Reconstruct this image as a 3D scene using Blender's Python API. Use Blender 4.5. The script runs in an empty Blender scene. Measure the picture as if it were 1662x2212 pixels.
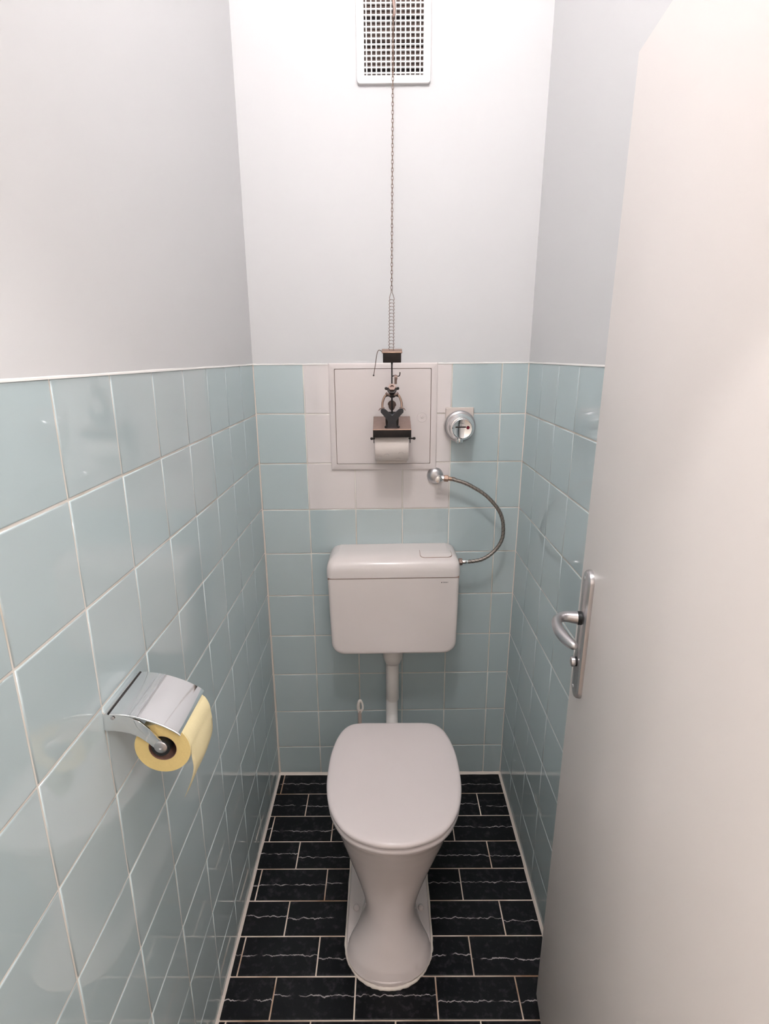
import bpy, bmesh, math, random
from mathutils import Vector, Matrix
random.seed(7)
S = bpy.context.scene
COL = S.collection
V = Vector
PI = math.pi

# ------------------------------------------------------------------ helpers
def tag(o, label=None, cat=None, group=None, kind=None):
    if label: o['label'] = label
    if cat: o['category'] = cat
    if group: o['group'] = group
    if kind: o['kind'] = kind
    return o

def empty(name, loc, label=None, cat=None, rx=0.0, kind=None):
    o = bpy.data.objects.new(name, None)
    o.empty_display_size = 0.02
    COL.objects.link(o)
    o.location = loc
    o.rotation_euler = (rx, 0, 0)
    return tag(o, label, cat, None, kind)

def world_of(o):
    m = Matrix.Identity(4)
    while o is not None:
        m = o.matrix_basis.copy() @ m
        o = o.parent
    return m

def obj(name, bm, mats, parent=None, origin=None, local=False, angle=35, smooth=True, recalc=True):
    """one mesh object; geometry is given in world space unless local=True"""
    if recalc:
        bmesh.ops.recalc_face_normals(bm, faces=bm.faces[:])
    me = bpy.data.meshes.new(name)
    if parent is not None and not local:
        bm.transform(world_of(parent).inverted())
    if origin is not None:
        bm.transform(Matrix.Translation(-V(origin)))
    if smooth is True:
        for f in bm.faces: f.smooth = True
    bm.to_mesh(me); bm.free()
    for m in (mats if isinstance(mats, (list, tuple)) else [mats]):
        me.materials.append(m)
    if smooth is True:
        me.set_sharp_from_angle(angle=math.radians(angle))
    o = bpy.data.objects.new(name, me)
    COL.objects.link(o)
    if parent is not None: o.parent = parent
    if origin is not None: o.location = origin
    return o

def BM(): return bmesh.new()

def add_box(bm, lo, hi, bevel=0.0, seg=2, mat=0, xf=None):
    lo, hi = V(lo), V(hi)
    vs = [bm.verts.new((x, y, z)) for x in (lo.x, hi.x) for y in (lo.y, hi.y) for z in (lo.z, hi.z)]
    idx = [(0,1,3,2),(4,6,7,5),(0,4,5,1),(2,3,7,6),(0,2,6,4),(1,5,7,3)]
    fs = [bm.faces.new([vs[i] for i in f]) for f in idx]
    if bevel > 0:
        es = list({e for f in fs for e in f.edges})
        r = bmesh.ops.bevel(bm, geom=es, offset=bevel, segments=seg, profile=0.5, affect='EDGES')
        allv = set(r['verts']) | {v for v in vs if v.is_valid}
        fs = list({f for v in allv for f in v.link_faces})
        vs = list({v for f in fs for v in f.verts})
    for f in fs: f.material_index = mat
    if xf is not None:
        for v in vs: v.co = xf(v.co)
    return vs

def basis(axis):
    a = V(axis).normalized()
    h = V((0, 0, 1)) if abs(a.z) < 0.9 else V((1, 0, 0))
    u = a.cross(h).normalized(); w = a.cross(u).normalized()
    return a, u, w

def ring_join(bm, r0, r1, mat=0):
    n = len(r0)
    for i in range(n):
        try:
            f = bm.faces.new((r0[i], r0[(i+1) % n], r1[(i+1) % n], r1[i])); f.material_index = mat
        except ValueError: pass

def add_lathe(bm, prof, center, axis=(0, 0, 1), n=32, mat=0, caps=(True, True), mats=None):
    a, u, w = basis(axis); c = V(center); rings = []
    for r, h in prof:
        r = max(r, 1e-5)
        rings.append([bm.verts.new(c + a*h + (u*math.cos(2*PI*i/n) + w*math.sin(2*PI*i/n))*r) for i in range(n)])
    for k in range(len(rings)-1):
        ring_join(bm, rings[k], rings[k+1], mats[k] if mats else mat)
    if caps[0]: bm.faces.new(rings[0][::-1]).material_index = mats[0] if mats else mat
    if caps[1]: bm.faces.new(rings[-1]).material_index = mats[-1] if mats else mat
    return rings

def add_loft(bm, rings, cap0=True, cap1=True, mat=0):
    R = [[bm.verts.new(p) for p in r] for r in rings]
    for k in range(len(R)-1): ring_join(bm, R[k], R[k+1], mat)
    if cap0: bm.faces.new(R[0][::-1]).material_index = mat
    if cap1: bm.faces.new(R[-1]).material_index = mat
    return R

def add_tube(bm, pts, rad, n=12, closed=False, mat=0, caps=True):
    pts = [V(p) for p in pts]; N = len(pts)
    rad = rad if isinstance(rad, (list, tuple)) else [rad]*N
    prev = None; rings = []
    for i, p in enumerate(pts):
        if closed: t = pts[(i+1) % N] - pts[i-1]
        else: t = pts[min(i+1, N-1)] - pts[max(i-1, 0)]
        t.normalize()
        if prev is None: _, u, w = basis(t)
        else:
            u = prev - t*prev.dot(t)
            u.normalize(); w = t.cross(u)
        prev = u
        rings.append([bm.verts.new(p + (u*math.cos(2*PI*k/n) + w*math.sin(2*PI*k/n))*rad[i]) for k in range(n)])
    for i in range(N-1): ring_join(bm, rings[i], rings[i+1], mat)
    if closed: 
        # best rotational match to close
        a, b = rings[-1], rings[0]
        best = min(range(n), key=lambda s: (a[0].co - b[s].co).length)
        ring_join(bm, a, b[best:] + b[:best], mat)
    elif caps:
        bm.faces.new(rings[0][::-1]).material_index = mat
        bm.faces.new(rings[-1]).material_index = mat
    return rings

def catmull(pts, sub=6, closed=False):
    pts = [V(p) for p in pts]; out = []; N = len(pts)
    rng = range(N) if closed else range(N-1)
    for i in rng:
        p0 = pts[(i-1) % N] if closed or i > 0 else pts[0]*2 - pts[1]
        p1 = pts[i]; p2 = pts[(i+1) % N]
        p3 = pts[(i+2) % N] if closed or i+2 < N else pts[-1]*2 - pts[-2]
        for k in range(sub):
            t = k/sub
            out.append(0.5*((2*p1) + (p2-p0)*t + (2*p0-5*p1+4*p2-p3)*t*t + (3*p1-p0-3*p2+p3)*t**3))
    if not closed: out.append(pts[-1])
    return out

def add_prism(bm, poly, f, d0, d1, bevel=0.0, mat=0):
    """poly: list of (a,b); f(a,b,d)->world; extruded from d0 to d1, the d1 edge rounded"""
    cx = sum(p[0] for p in poly)/len(poly); cy = sum(p[1] for p in poly)/len(poly)
    def inset(q):
        if q == 0: return poly
        out = []; N = len(poly)
        for i in range(N):
            p = V((poly[i][0], poly[i][1])); a = V(poly[i-1]); b = V(poly[(i+1) % N])
            t = (b - a).normalized(); nn = V((-t.y, t.x))
            if nn.dot(V((cx, cy)) - p) < 0: nn = -nn
            out.append(tuple(p + nn*q))
        return out
    s = 1 if d1 > d0 else -1
    levels = [(0, d0), (0, d1 - s*bevel)]
    if bevel > 0:
        for k in (1, 2, 3):
            an = k/3*PI/2
            levels.append((bevel*(1-math.cos(an)), d1 - s*bevel + s*bevel*math.sin(an)))
    else: levels[-1] = (0, d1)
    return add_loft(bm, [[f(p[0], p[1], d) for p in inset(q)] for q, d in levels], mat=mat)

def rrect(x0, y0, x1, y1, r, n=6):
    """rounded rectangle; r = (r00, r10, r11, r01)"""
    if not isinstance(r, (list, tuple)): r = (r,)*4
    out = []
    for (cx, cy, a0, rr) in ((x0+r[0], y0+r[0], PI, r[0]), (x1-r[1], y0+r[1], 1.5*PI, r[1]), (x1-r[2], y1-r[2], 0, r[2]), (x0+r[3], y1-r[3], .5*PI, r[3])):
        for k in range(n+1):
            a = a0 + k/n*PI/2
            out.append((cx + rr*math.cos(a), cy + rr*math.sin(a)))
    return out

# ------------------------------------------------------------------ materials
def srgb(r, g, b):
    f = lambda c: (c/255/12.92) if c/255 <= .04045 else ((c/255+.055)/1.055)**2.4
    return (f(r), f(g), f(b), 1)

class NT:
    def __init__(s, name):
        s.m = bpy.data.materials.new(name); s.m.use_nodes = True
        s.t = s.m.node_tree; s.n = s.t.nodes; s.p = s.n['Principled BSDF']
    def new(s, typ, **kw):
        nd = s.n.new(typ)
        for k, v in kw.items():
            if k.startswith('i_'): nd.inputs[k[2:].replace('_', ' ')].default_value = v
            else: setattr(nd, k, v)
        return nd
    def link(s, a, b): s.t.links.new(a, b)
    def math(s, op, a, b=None):
        nd = s.new('ShaderNodeMath', operation=op)
        for i, q in enumerate((a, b)):
            if q is None: continue
            if isinstance(q, (int, float)): nd.inputs[i].default_value = q
            else: s.link(q, nd.inputs[i])
        return nd.outputs[0]
    def mix(s, fac, a, b):
        nd = s.new('ShaderNodeMix', data_type='RGBA')
        for i, q in ((0, fac), (6, a), (7, b)):
            if isinstance(q, (int, float, tuple)): nd.inputs[i].default_value = q
            else: s.link(q, nd.inputs[i])
        return nd.outputs[2]

def mat(name, col, rough=.5, metal=0.0, var=0.0, vscale=8, bump=0.0, bscale=60, bdist=.001, spec=.5, coat=0.0, rvar=0.0, aniso=0.0):
    t = NT(name); p = t.p
    p.inputs['Base Color'].default_value = col
    p.inputs['Roughness'].default_value = rough
    p.inputs['Metallic'].default_value = metal
    p.inputs['Specular IOR Level'].default_value = spec
    p.inputs['Coat Weight'].default_value = coat
    co = t.new('ShaderNodeTexCoord')
    if var > 0 or rvar > 0:
        nz = t.new('ShaderNodeTexNoise', i_Scale=vscale, i_Detail=4.0)
        t.link(co.outputs['Object'], nz.inputs['Vector'])
        if var > 0:
            dark = tuple(c*(1-var) for c in col[:3]) + (1,)
            lite = tuple(min(1, c*(1+var*.6)) for c in col[:3]) + (1,)
            t.link(t.mix(nz.outputs['Fac'], dark, lite), p.inputs['Base Color'])
        if rvar > 0:
            mr = t.new('ShaderNodeMapRange'); mr.inputs[1].default_value = .3; mr.inputs[2].default_value = .7
            mr.inputs[3].default_value = max(.02, rough-rvar); mr.inputs[4].default_value = rough+rvar
            t.link(nz.outputs['Fac'], mr.inputs[0]); t.link(mr.outputs[0], p.inputs['Roughness'])
    if bump > 0:
        nb = t.new('ShaderNodeTexNoise', i_Scale=bscale, i_Detail=3.0)
        t.link(co.outputs['Object'], nb.inputs['Vector'])
        b = t.new('ShaderNodeBump', i_Strength=bump, i_Distance=bdist)
        t.link(nb.outputs['Fac'], b.inputs['Height']); t.link(b.outputs[0], p.inputs['Normal'])
    return t.m

def wall_tile_mat(name, c0, c1, rough):
    t = NT(name); p = t.p
    uv = t.new('ShaderNodeUVMap', uv_map='rnd')
    sx = t.new('ShaderNodeSeparateXYZ'); t.link(uv.outputs[0], sx.inputs[0])
    co = t.new('ShaderNodeTexCoord')
    nz = t.new('ShaderNodeTexNoise', i_Scale=5.0, i_Detail=5.0); t.link(co.outputs['Object'], nz.inputs['Vector'])
    f = t.math('ADD', t.math('MULTIPLY', sx.outputs[0], .6), t.math('MULTIPLY', nz.outputs['Fac'], .4))
    t.link(t.mix(f, c0, c1), p.inputs['Base Color'])
    p.inputs['Roughness'].default_value = rough
    p.inputs['Specular IOR Level'].default_value = .5; p.inputs['IOR'].default_value = 1.8
    nb = t.new('ShaderNodeTexNoise', i_Scale=9.0, i_Detail=2.0); t.link(co.outputs['Object'], nb.inputs['Vector'])
    b = t.new('ShaderNodeBump', i_Strength=.06, i_Distance=.002)
    t.link(nb.outputs['Fac'], b.inputs['Height']); t.link(b.outputs[0], p.inputs['Normal'])
    return t.m

def floor_tile_mat():
    t = NT('black_veined_tile'); p = t.p
    uv = t.new('ShaderNodeUVMap', uv_map='tile'); rn = t.new('ShaderNodeUVMap', uv_map='rnd')
    s = t.new('ShaderNodeSeparateXYZ'); t.link(uv.outputs[0], s.inputs[0])      # x in metres (+offset), y 0..1 across
    r = t.new('ShaderNodeSeparateXYZ'); t.link(rn.outputs[0], r.inputs[0])
    def noise(scale, detail=3.0, vec=None, w=None):
        c = t.new('ShaderNodeCombineXYZ'); t.link(s.outputs[0], c.inputs[0])
        t.link(t.math('MULTIPLY', r.outputs[0], 37.0), c.inputs[1])
        nd = t.new('ShaderNodeTexNoise', i_Scale=scale, i_Detail=detail); t.link(c.outputs[0], nd.inputs['Vector'])
        return nd.outputs['Fac']
    # wavy vein along the middle of each tile
    off = t.math('ADD', t.math('MULTIPLY', t.math('SUBTRACT', noise(60.0, 8.0), .5), .20), t.math('MULTIPLY', t.math('SUBTRACT', r.outputs[1], .5), .16))
    d = t.math('ABSOLUTE', t.math('SUBTRACT', t.math('SUBTRACT', s.outputs[1], .47), off))
    wid = t.math('ADD', t.math('MULTIPLY', t.math('POWER', noise(70.0, 2.0), 2.0), .046), .004)
    line = t.math('SUBTRACT', 1.0, t.math('DIVIDE', d, wid))
    line = t.math('MULTIPLY', t.math('MAXIMUM', line, 0.0), 2.0)
    mask = t.new('ShaderNodeMapRange'); mask.inputs[1].default_value = .36; mask.inputs[2].default_value = .52
    t.link(noise(22.0, 2.0), mask.inputs[0])
    line = t.math('MULTIPLY', t.math('MINIMUM', line, 1.0), mask.outputs[0])
    # soft cloudy marks
    c2 = t.new('ShaderNodeCombineXYZ'); t.link(s.outputs[0], c2.inputs[0]); t.link(t.math('MULTIPLY', s.outputs[1], .1), c2.inputs[1]); t.link(r.outputs[0], c2.inputs[2])
    nz = t.new('ShaderNodeTexNoise', i_Scale=55.0, i_Detail=6.0, i_Roughness=.65); t.link(c2.outputs[0], nz.inputs['Vector'])
    cl = t.new('ShaderNodeMapRange'); cl.inputs[1].default_value = .52; cl.inputs[2].default_value = .82
    t.link(nz.outputs['Fac'], cl.inputs[0])
    base = t.mix(t.math('MULTIPLY', cl.outputs[0], .5), srgb(7, 8, 11), srgb(84, 82, 86))
    t.link(t.mix(t.math('MULTIPLY', line, .85), base, srgb(190, 182, 180)), p.inputs['Base Color'])
    p.inputs['Roughness'].default_value = .34
    p.inputs['Specular IOR Level'].default_value = .22
    b = t.new('ShaderNodeBump', i_Strength=.2, i_Distance=.001); t.link(nz.outputs['Fac'], b.inputs['Height']); t.link(b.outputs[0], p.inputs['Normal'])
    return t.m

def emit(name, col, strength):
    t = NT(name)
    t.p.inputs['Base Color'].default_value = col
    t.p.inputs['Emission Color'].default_value = col
    t.p.inputs['Emission Strength'].default_value = strength
    return t.m

def grout_mat(name, col, dirt, scale=7.0):
    t = NT(name); co = t.new('ShaderNodeTexCoord')
    nz = t.new('ShaderNodeTexNoise', i_Scale=scale, i_Detail=6.0); t.link(co.outputs['Object'], nz.inputs['Vector'])
    mr = t.new('ShaderNodeMapRange'); mr.inputs[1].default_value = .42; mr.inputs[2].default_value = .68
    t.link(nz.outputs['Fac'], mr.inputs[0])
    t.link(t.mix(mr.outputs[0], col, dirt), t.p.inputs['Base Color'])
    t.p.inputs['Roughness'].default_value = .8
    return t.m

M = dict(
    plaster=mat('white_plaster', srgb(217, 216, 217), .85, var=.02, vscale=3, bump=.03, bscale=70),
    tile=wall_tile_mat('blue_glazed_tile', srgb(184, 199, 202), srgb(192, 205, 208), .025),
    wtile=wall_tile_mat('white_glazed_tile', srgb(226, 217, 216), srgb(230, 222, 221), .08),
    grout=grout_mat('wall_grout', srgb(232, 226, 219), srgb(206, 198, 186)),
    fgrout=grout_mat('floor_grout', srgb(232, 216, 202), srgb(160, 124, 96), 5.0),
    caulk=mat('white_silicone', srgb(236, 224, 214), .45, var=.08, vscale=20),
    ftile=floor_tile_mat(),
    door=mat('cream_door_paint', srgb(235, 227, 223), .42, var=.015, vscale=4, bump=.05, bscale=140),
    ceramic=mat('white_ceramic', srgb(228, 216, 213), .12, var=.01, vscale=6, coat=.3),
    seatp=mat('white_seat_plastic', srgb(232, 221, 220), .26, var=.01, vscale=6),
    cist=mat('white_cistern_plastic', srgb(232, 222, 219), .22, var=.01, vscale=5),
    pipe=mat('white_pipe_plastic', srgb(226, 218, 212), .3, var=.015),
    elbow=mat('white_gloss_pipe', srgb(236, 230, 226), .15),
    hatch=mat('white_hatch_paint', srgb(226, 216, 214), .38, var=.01),
    gril=mat('white_vent_plastic', srgb(228, 224, 223), .4, var=.03),
    ductd=mat('dark_duct', srgb(92, 76, 70), .7, var=.3, vscale=30),
    ductb=mat('painted_duct_dark', srgb(40, 32, 32), .8),
    chrome=mat('chrome', (.83, .83, .84, 1), .06, 1.0, rvar=.02, vscale=30),
    satin=mat('satin_aluminium', (.56, .54, .55, 1), .31, 1.0),
    braid=mat('braided_steel', (.30, .265, .24, 1), .40, 1.0, var=.25, vscale=120, bump=.6, bscale=500),
    bronze=mat('bronze_brown_metal', srgb(150, 128, 120), .45, .6, var=.25, vscale=60),
    bronzel=mat('light_copper_metal', srgb(172, 144, 128), .36, .8, var=.25, vscale=60),
    iron=mat('dark_blackened_metal', srgb(66, 61, 60), .42, .7, var=.3, vscale=50),
    gun=mat('blue_grey_gunmetal', srgb(96, 98, 104), .38, .85, var=.3, vscale=70),
    chainm=mat('brass_chain_metal', srgb(128, 108, 98), .35, .9),
    paper=mat('white_tissue_paper', srgb(236, 224, 218), .95, var=.02, bump=.3, bscale=300),
    ypaper=mat('yellow_tissue_paper', srgb(230, 216, 172), .95, var=.04, vscale=25, bump=.25, bscale=400),
    yside=mat('yellow_roll_end', srgb(226, 200, 136), .95, var=.06, vscale=200, bump=.3, bscale=500),
    card=mat('cardboard_core', srgb(140, 104, 92), .9, var=.1),
    black=mat('black_rubber', srgb(18, 18, 20), .5),
    bplate=mat('beige_grey_plate', srgb(204, 192, 186), .4, var=.04),
    seam=mat('brown_seam_gap', srgb(150, 122, 110), .8),
    ink=mat('dark_print', srgb(46, 42, 46), .6),
    lilac=mat('lilac_print', srgb(198, 184, 184), .95),
    inkw=mat('pale_lettering', srgb(214, 204, 204), .4),
    red=mat('dark_red_mark', srgb(112, 16, 38), .2),
    brush=mat('white_brush_plastic', srgb(238, 228, 220), .3),
    brushd=mat('beige_brush_shaft', srgb(206, 184, 172), .4),
    fillglobe=emit('added_hall_fill', (1.0, .985, .97, 1), 64.0),
    halo=emit('lit_opal_globe', (1.0, .975, .955, 1), 92.0),
    bulb=emit('lit_hall_bulb', (1.0, .98, .96, 1), 320.0),
    hall=mat('hall_wall_paint', srgb(232, 226, 220), .85, var=.02),
    hallf=mat('hall_floor_oak', srgb(176, 158, 142), .4, var=.1, vscale=12),
    jamb=mat('door_frame_paint', srgb(214, 206, 200), .4, var=.01),
)

# ------------------------------------------------------------------ room data (metres; back wall y=0, left wall x=0, floor z=0)
ZT = 1.4904            # top of the tiling
PT = .152              # tile pitch
CEIL = 3.05            # toilet ceiling
HC = 2.68              # hall ceiling
FRONT, FRONT_OUT = -1.42, -1.66
def xl(z): return -.0031*(ZT - z)
def xr(z): return .8413 - .0109*(ZT - z)

# ------------------------------------------------------------------ tiled walls
def tile_field(bm, P, us, rows, gap, mat_of, cut=0.0):
    rn = bm.loops.layers.uv.get('rnd') or bm.loops.layers.uv.new('rnd')
    for i in range(len(us)-1):
        for j in range(len(rows)-1):
            g = gap/2; u0, u1 = us[i]+g, us[i+1]-g
            if u1-u0 < .006: continue
            m = mat_of(i, j); rv = (random.random(), random.random())
            tl = [random.uniform(-.0002, .0002) for _ in range(4)]
            def ring(ins, w):
                out = []
                for k, (u, top) in enumerate(((u0+ins, 0), (u1-ins, 0), (u1-ins, 1), (u0+ins, 1))):
                    v = rows[j](u)-g-ins if top else rows[j+1](u)+g+ins
                    out.append(bm.verts.new(P(u, v, w + (tl[k] if w > -.001 else 0))))
                return out
            R = [ring(0, -.0016), ring(.0003, -.0006), ring(.0013, -.0001), ring(.0022, 0)]
            fs = []
            for a, b in zip(R, R[1:]):
                for k in range(4):
                    f = bm.faces.new((a[k], a[(k+1) % 4], b[(k+1) % 4], b[k])); f.smooth = True; fs.append(f)
            f = bm.faces.new(R[-1]); f.smooth = False; fs.append(f)
            for f in fs:
                f.material_index = m
                for l in f.loops: l[rn].uv = rv

def slab(bm, P, u0, u1, v0, v1, w0, w1, mat):
    vs = [bm.verts.new(P(u, v, w)) for u in (u0, u1) for v in (v0, v1) for w in (w0, w1)]
    for f in [(0,1,3,2),(4,6,7,5),(0,4,5,1),(2,3,7,6),(0,2,6,4),(1,5,7,3)]:
        bm.faces.new([vs[i] for i in f]).material_index = mat

WM = [M['plaster'], M['grout'], M['tile'], M['wtile'], M['caulk']]
flat_rows = [(lambda u, k=k: ZT - PT*k) for k in range(10)] + [lambda u: .004]
# back wall: rows run slightly out of level, as laid
LB = [.0, .003, -.003, -.004, -.004, -.004, -.0035, -.0035, -.004, -.003]
RB = [-.001, -.001, .0005, .0005, .002, .0025, .003, .0045, .006, .004]
back_rows = [(lambda u, k=k: ZT - PT*k + LB[k] + (RB[k]-LB[k])*u/.84 + (.001 if k == 0 else 0)) for k in range(10)] + [lambda u: .004]
bm = BM()
Pb = lambda u, v, w: V((u, -w, v))
slab(bm, Pb, -.1, .95, ZT-.0005, CEIL, -.1, 0.0, 0)
slab(bm, Pb, -.1, .95, -.05, ZT-.0005, -.1, -.0014, 1)
cols = [0.0, .1525, .3045, .4565, .6085, .7605, .8413]
tile_field(bm, Pb, cols, back_rows, .0032, lambda i, j: 3 if (1 <= i <= 3 and j <= 2) else 2)
tag(obj('wall_back', bm, WM, smooth=None), kind='structure')

bm = BM()
Pl = lambda u, v, w: V((xl(v) + w, -u, v))
slab(bm, Pl, -.05, -FRONT, ZT-.0005, CEIL, -.1, 0.0, 0)
slab(bm, Pl, -.05, -FRONT, -.05, ZT-.0005, -.1, -.0014, 1)
lc = [0.0] + [.1534 + PT*k for k in range(9)]
lc = [c for c in lc if c < -FRONT] + [-FRONT]
tile_field(bm, Pl, lc, flat_rows, .0035, lambda i, j: 2)
tag(obj('wall_left', bm, WM, smooth=None), kind='structure')

bm = BM()
Pr = lambda u, v, w: V((xr(v) - w, -u, v))
slab(bm, Pr, -.05, -FRONT, ZT-.0005, CEIL, -.1, 0.0, 0)
slab(bm, Pr, -.05, -FRONT, -.05, ZT-.0005, -.1, -.0014, 1)
rc = [0.0] + [.1548 + PT*k for k in range(9)]
rc = [c for c in rc if c < -FRONT] + [-FRONT]
tile_field(bm, Pr, rc, flat_rows, .0035, lambda i, j: 2)
tag(obj('wall_right', bm, WM, smooth=None), kind='structure')

# ------------------------------------------------------------------ floor
bm = BM()
slab(bm, lambda u, v, w: V((u, v, w)), -.1, .95, FRONT_OUT, .1, -.06, -.0012, 0)
tl_ = bm.loops.layers.uv.new('tile'); rn_ = bm.loops.layers.uv.new('rnd')
ylines = [.002, -.0988, -.1993, -.303, -.403, -.507, -.609, -.711, -.8085] + [-.8085 - .1014*k for k in range(1, 9)]
jr = random.Random(3)
for j in range(len(ylines)-1):
    y1, y0 = ylines[j]-.0016, ylines[j+1]+.0016
    xs = [x for x in ([.017 + .2008*k for k in range(-1, 6)] if j % 2 == 0 else [.119 + .2008*k for k in range(-1, 5)])]
    for x0, x1 in zip(xs, xs[1:]):
        full0, full1 = x0, x1
        x0, x1 = max(x0+.0016, -.004), min(x1-.0016, .842)
        if x1 - x0 < .006: continue
        rv = (jr.random(), jr.random())
        def ring(i, z): return [bm.verts.new((x, y, z)) for x, y in ((x0+i, y0+i), (x1-i, y0+i), (x1-i, y1-i), (x0+i, y1-i))]
        R = [ring(0, -.0014), ring(.0005, -.0004), ring(.002, 0)]
        fs = []
        for a, b in zip(R, R[1:]):
            for k in range(4): fs.append(bm.faces.new((a[k], a[(k+1) % 4], b[(k+1) % 4], b[k])))
        fs.append(bm.faces.new(R[-1]))
        for f in fs:
            f.material_index = 1
            for l in f.loops:
                l[tl_].uv = (l.vert.co.x - full0 + rv[0]*9, (l.vert.co.y-y0)/(y1-y0)); l[rn_].uv = rv
tag(obj('floor', bm, [M['fgrout'], M['ftile']], smooth=None), kind='structure')

# silicone joints along the foot of the walls
def bead(pts, nrm):
    bm = BM(); n = V(nrm); rings = []
    jr = random.Random(5)
    P = []
    for a, b in zip(pts, pts[1:]):
        a, b = V(a), V(b)
        for k in range(24): P.append(a + (b-a)*(k/24))
    P.append(V(pts[-1]))
    for p in P:
        s = 1 + jr.uniform(-.12, .12)
        rings.append([p + n*(.0068*s) + V((0, 0, -.0008)), p + n*(.0048*s) + V((0, 0, .0018)), p + n*(.0020*s) + V((0, 0, .005)), p + V((0, 0, .0085*s)), p - n*.001 + V((0, 0, -.0008))])
    add_loft(bm, rings)
    return bm
tag(obj('trim_1', bead([(xl(0)-.0002, .0, 0), (xl(0)-.0002, FRONT, 0)], (1, 0, 0)), M['caulk'], angle=80), kind='structure')
tag(obj('trim_2', bead([(.0, .0002, 0), (.825, .0002, 0)], (0, -1, 0)), M['caulk'], angle=80), kind='structure')
tag(obj('trim_3', bead([(xr(0)+.0002, .0, 0), (xr(0)+.0002, FRONT, 0)], (-1, 0, 0)), M['caulk'], angle=80), kind='structure')

M['caulkw'] = mat('white_top_joint', srgb(234, 231, 228), .6)
def strip(pts, a, b, ra, rb):
    bm = BM(); rings = []; a, b = V(a), V(b); jr = random.Random(2); P = []
    for p, q in zip(pts, pts[1:]):
        p, q = V(p), V(q)
        for k in range(30): P.append(p + (q-p)*(k/30))
    P.append(V(pts[-1]))
    for p in P:
        s = 1 + jr.uniform(-.2, .2)
        rings.append([p - a*.0008 - b*.0008, p + a*ra*s - b*.0008, p + a*ra*.75*s + b*rb*.6*s, p + a*ra*.3*s + b*rb*s, p - a*.0008 + b*rb*1.1*s])
    add_loft(bm, rings); return bm
tag(obj('trim_5', strip([(xl(ZT), 0, ZT-.001), (xl(ZT), FRONT, ZT-.001)], (1, 0, 0), (0, 0, 1), .0013, .0030), M['caulkw'], angle=80), kind='structure')
tag(obj('trim_6', strip([(0, 0, ZT-.001), (.228, 0, ZT-.001)], (0, -1, 0), (0, 0, 1), .0013, .0030), M['caulkw'], angle=80), kind='structure')
tag(obj('trim_7', strip([(.565, 0, ZT-.001), (.8413, 0, ZT-.001)], (0, -1, 0), (0, 0, 1), .0013, .0030), M['caulkw'], angle=80), kind='structure')
tag(obj('trim_8', strip([(xr(ZT), 0, ZT-.001), (xr(ZT), FRONT, ZT-.001)], (-1, 0, 0), (0, 0, 1), .0013, .0030), M['caulkw'], angle=80), kind='structure')
tag(obj('trim_9', strip([(xl(0), 0, 0), (xl(ZT), 0, ZT)], (1, 0, 0), (0, -1, 0), .0022, .0022), M['caulk'], angle=80), kind='structure')
tag(obj('trim_10', strip([(xr(0), 0, 0), (xr(ZT), 0, ZT)], (-1, 0, 0), (0, -1, 0), .0022, .0022), M['caulk'], angle=80), kind='structure')

# ------------------------------------------------------------------ front wall with doorway, ceiling, hall
XO0, XO1, ZO = .045, .712, 1.985
bm = BM()
add_box(bm, (-.1, FRONT_OUT, -.05), (XO0, FRONT, CEIL))
add_box(bm, (XO1+.035, FRONT_OUT, -.05), (.95, FRONT, CEIL))
add_box(bm, (XO0, FRONT_OUT, ZO), (XO1+.035, FRONT, CEIL))
tag(obj('wall_front', bm, M['plaster'], smooth=None), kind='structure')
bm = BM()
add_box(bm, (-.1, FRONT_OUT, CEIL), (.95, .1, CEIL+.1))
tag(obj('ceiling', bm, M['plaster'], smooth=None), kind='structure')
HX0, HX1, HY = -1.25, 1.6, -2.95
bm = BM(); add_box(bm, (HX0-.1, HY, -.06), (HX1+.1, FRONT_OUT, 0)); tag(obj('floor_hall', bm, M['hallf'], smooth=None), kind='structure')
bm = BM(); add_box(bm, (HX0-.1, HY, HC), (HX1+.1, FRONT_OUT, HC+.1)); tag(obj('ceiling_hall', bm, M['plaster'], smooth=None), kind='structure')
bm = BM(); add_box(bm, (HX0-.1, HY-.1, -.06), (HX1+.1, HY, HC+.1)); tag(obj('wall_hall_back', bm, M['hall'], smooth=None), kind='structure')
bm = BM(); add_box(bm, (HX0-.1, HY, -.06), (HX0, FRONT_OUT, HC)); tag(obj('wall_hall_left', bm, M['hall'], smooth=None), kind='structure')
bm = BM(); add_box(bm, (HX1, HY, -.06), (HX1+.1, FRONT_OUT, HC)); tag(obj('wall_hall_right', bm, M['hall'], smooth=None), kind='structure')
bm = BM(); add_box(bm, (HX0-.1, FRONT_OUT, -.06), (-.1, FRONT_OUT+.1, HC)); add_box(bm, (.95, FRONT_OUT, -.06), (HX1+.1, FRONT_OUT+.1, HC))
tag(obj('wall_hall_front', bm, M['hall'], smooth=None), kind='structure')

# ------------------------------------------------------------------ door (open against the right wall)
DP = V((.764, -.756, 0)); DT = V((-.097, -1, 0)).normalized(); DN = V((-1, .097, 0)).normalized()
def dW(s, h, z): 
    p = DP + DT*s + DN*h; return V((p.x + .0133*z, p.y, z))
door = empty('door_1', (.764, -.756, 0), 'open cream painted door with a long metal handle plate, on the right side', 'door', kind='structure')
bm = BM(); add_box(bm, (0, -.038, .006), (.715, 0, 1.952), bevel=.0015, seg=2, xf=lambda c: dW(c.x, c.y, c.z))
obj('door_leaf', bm, M['door'], door)
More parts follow.
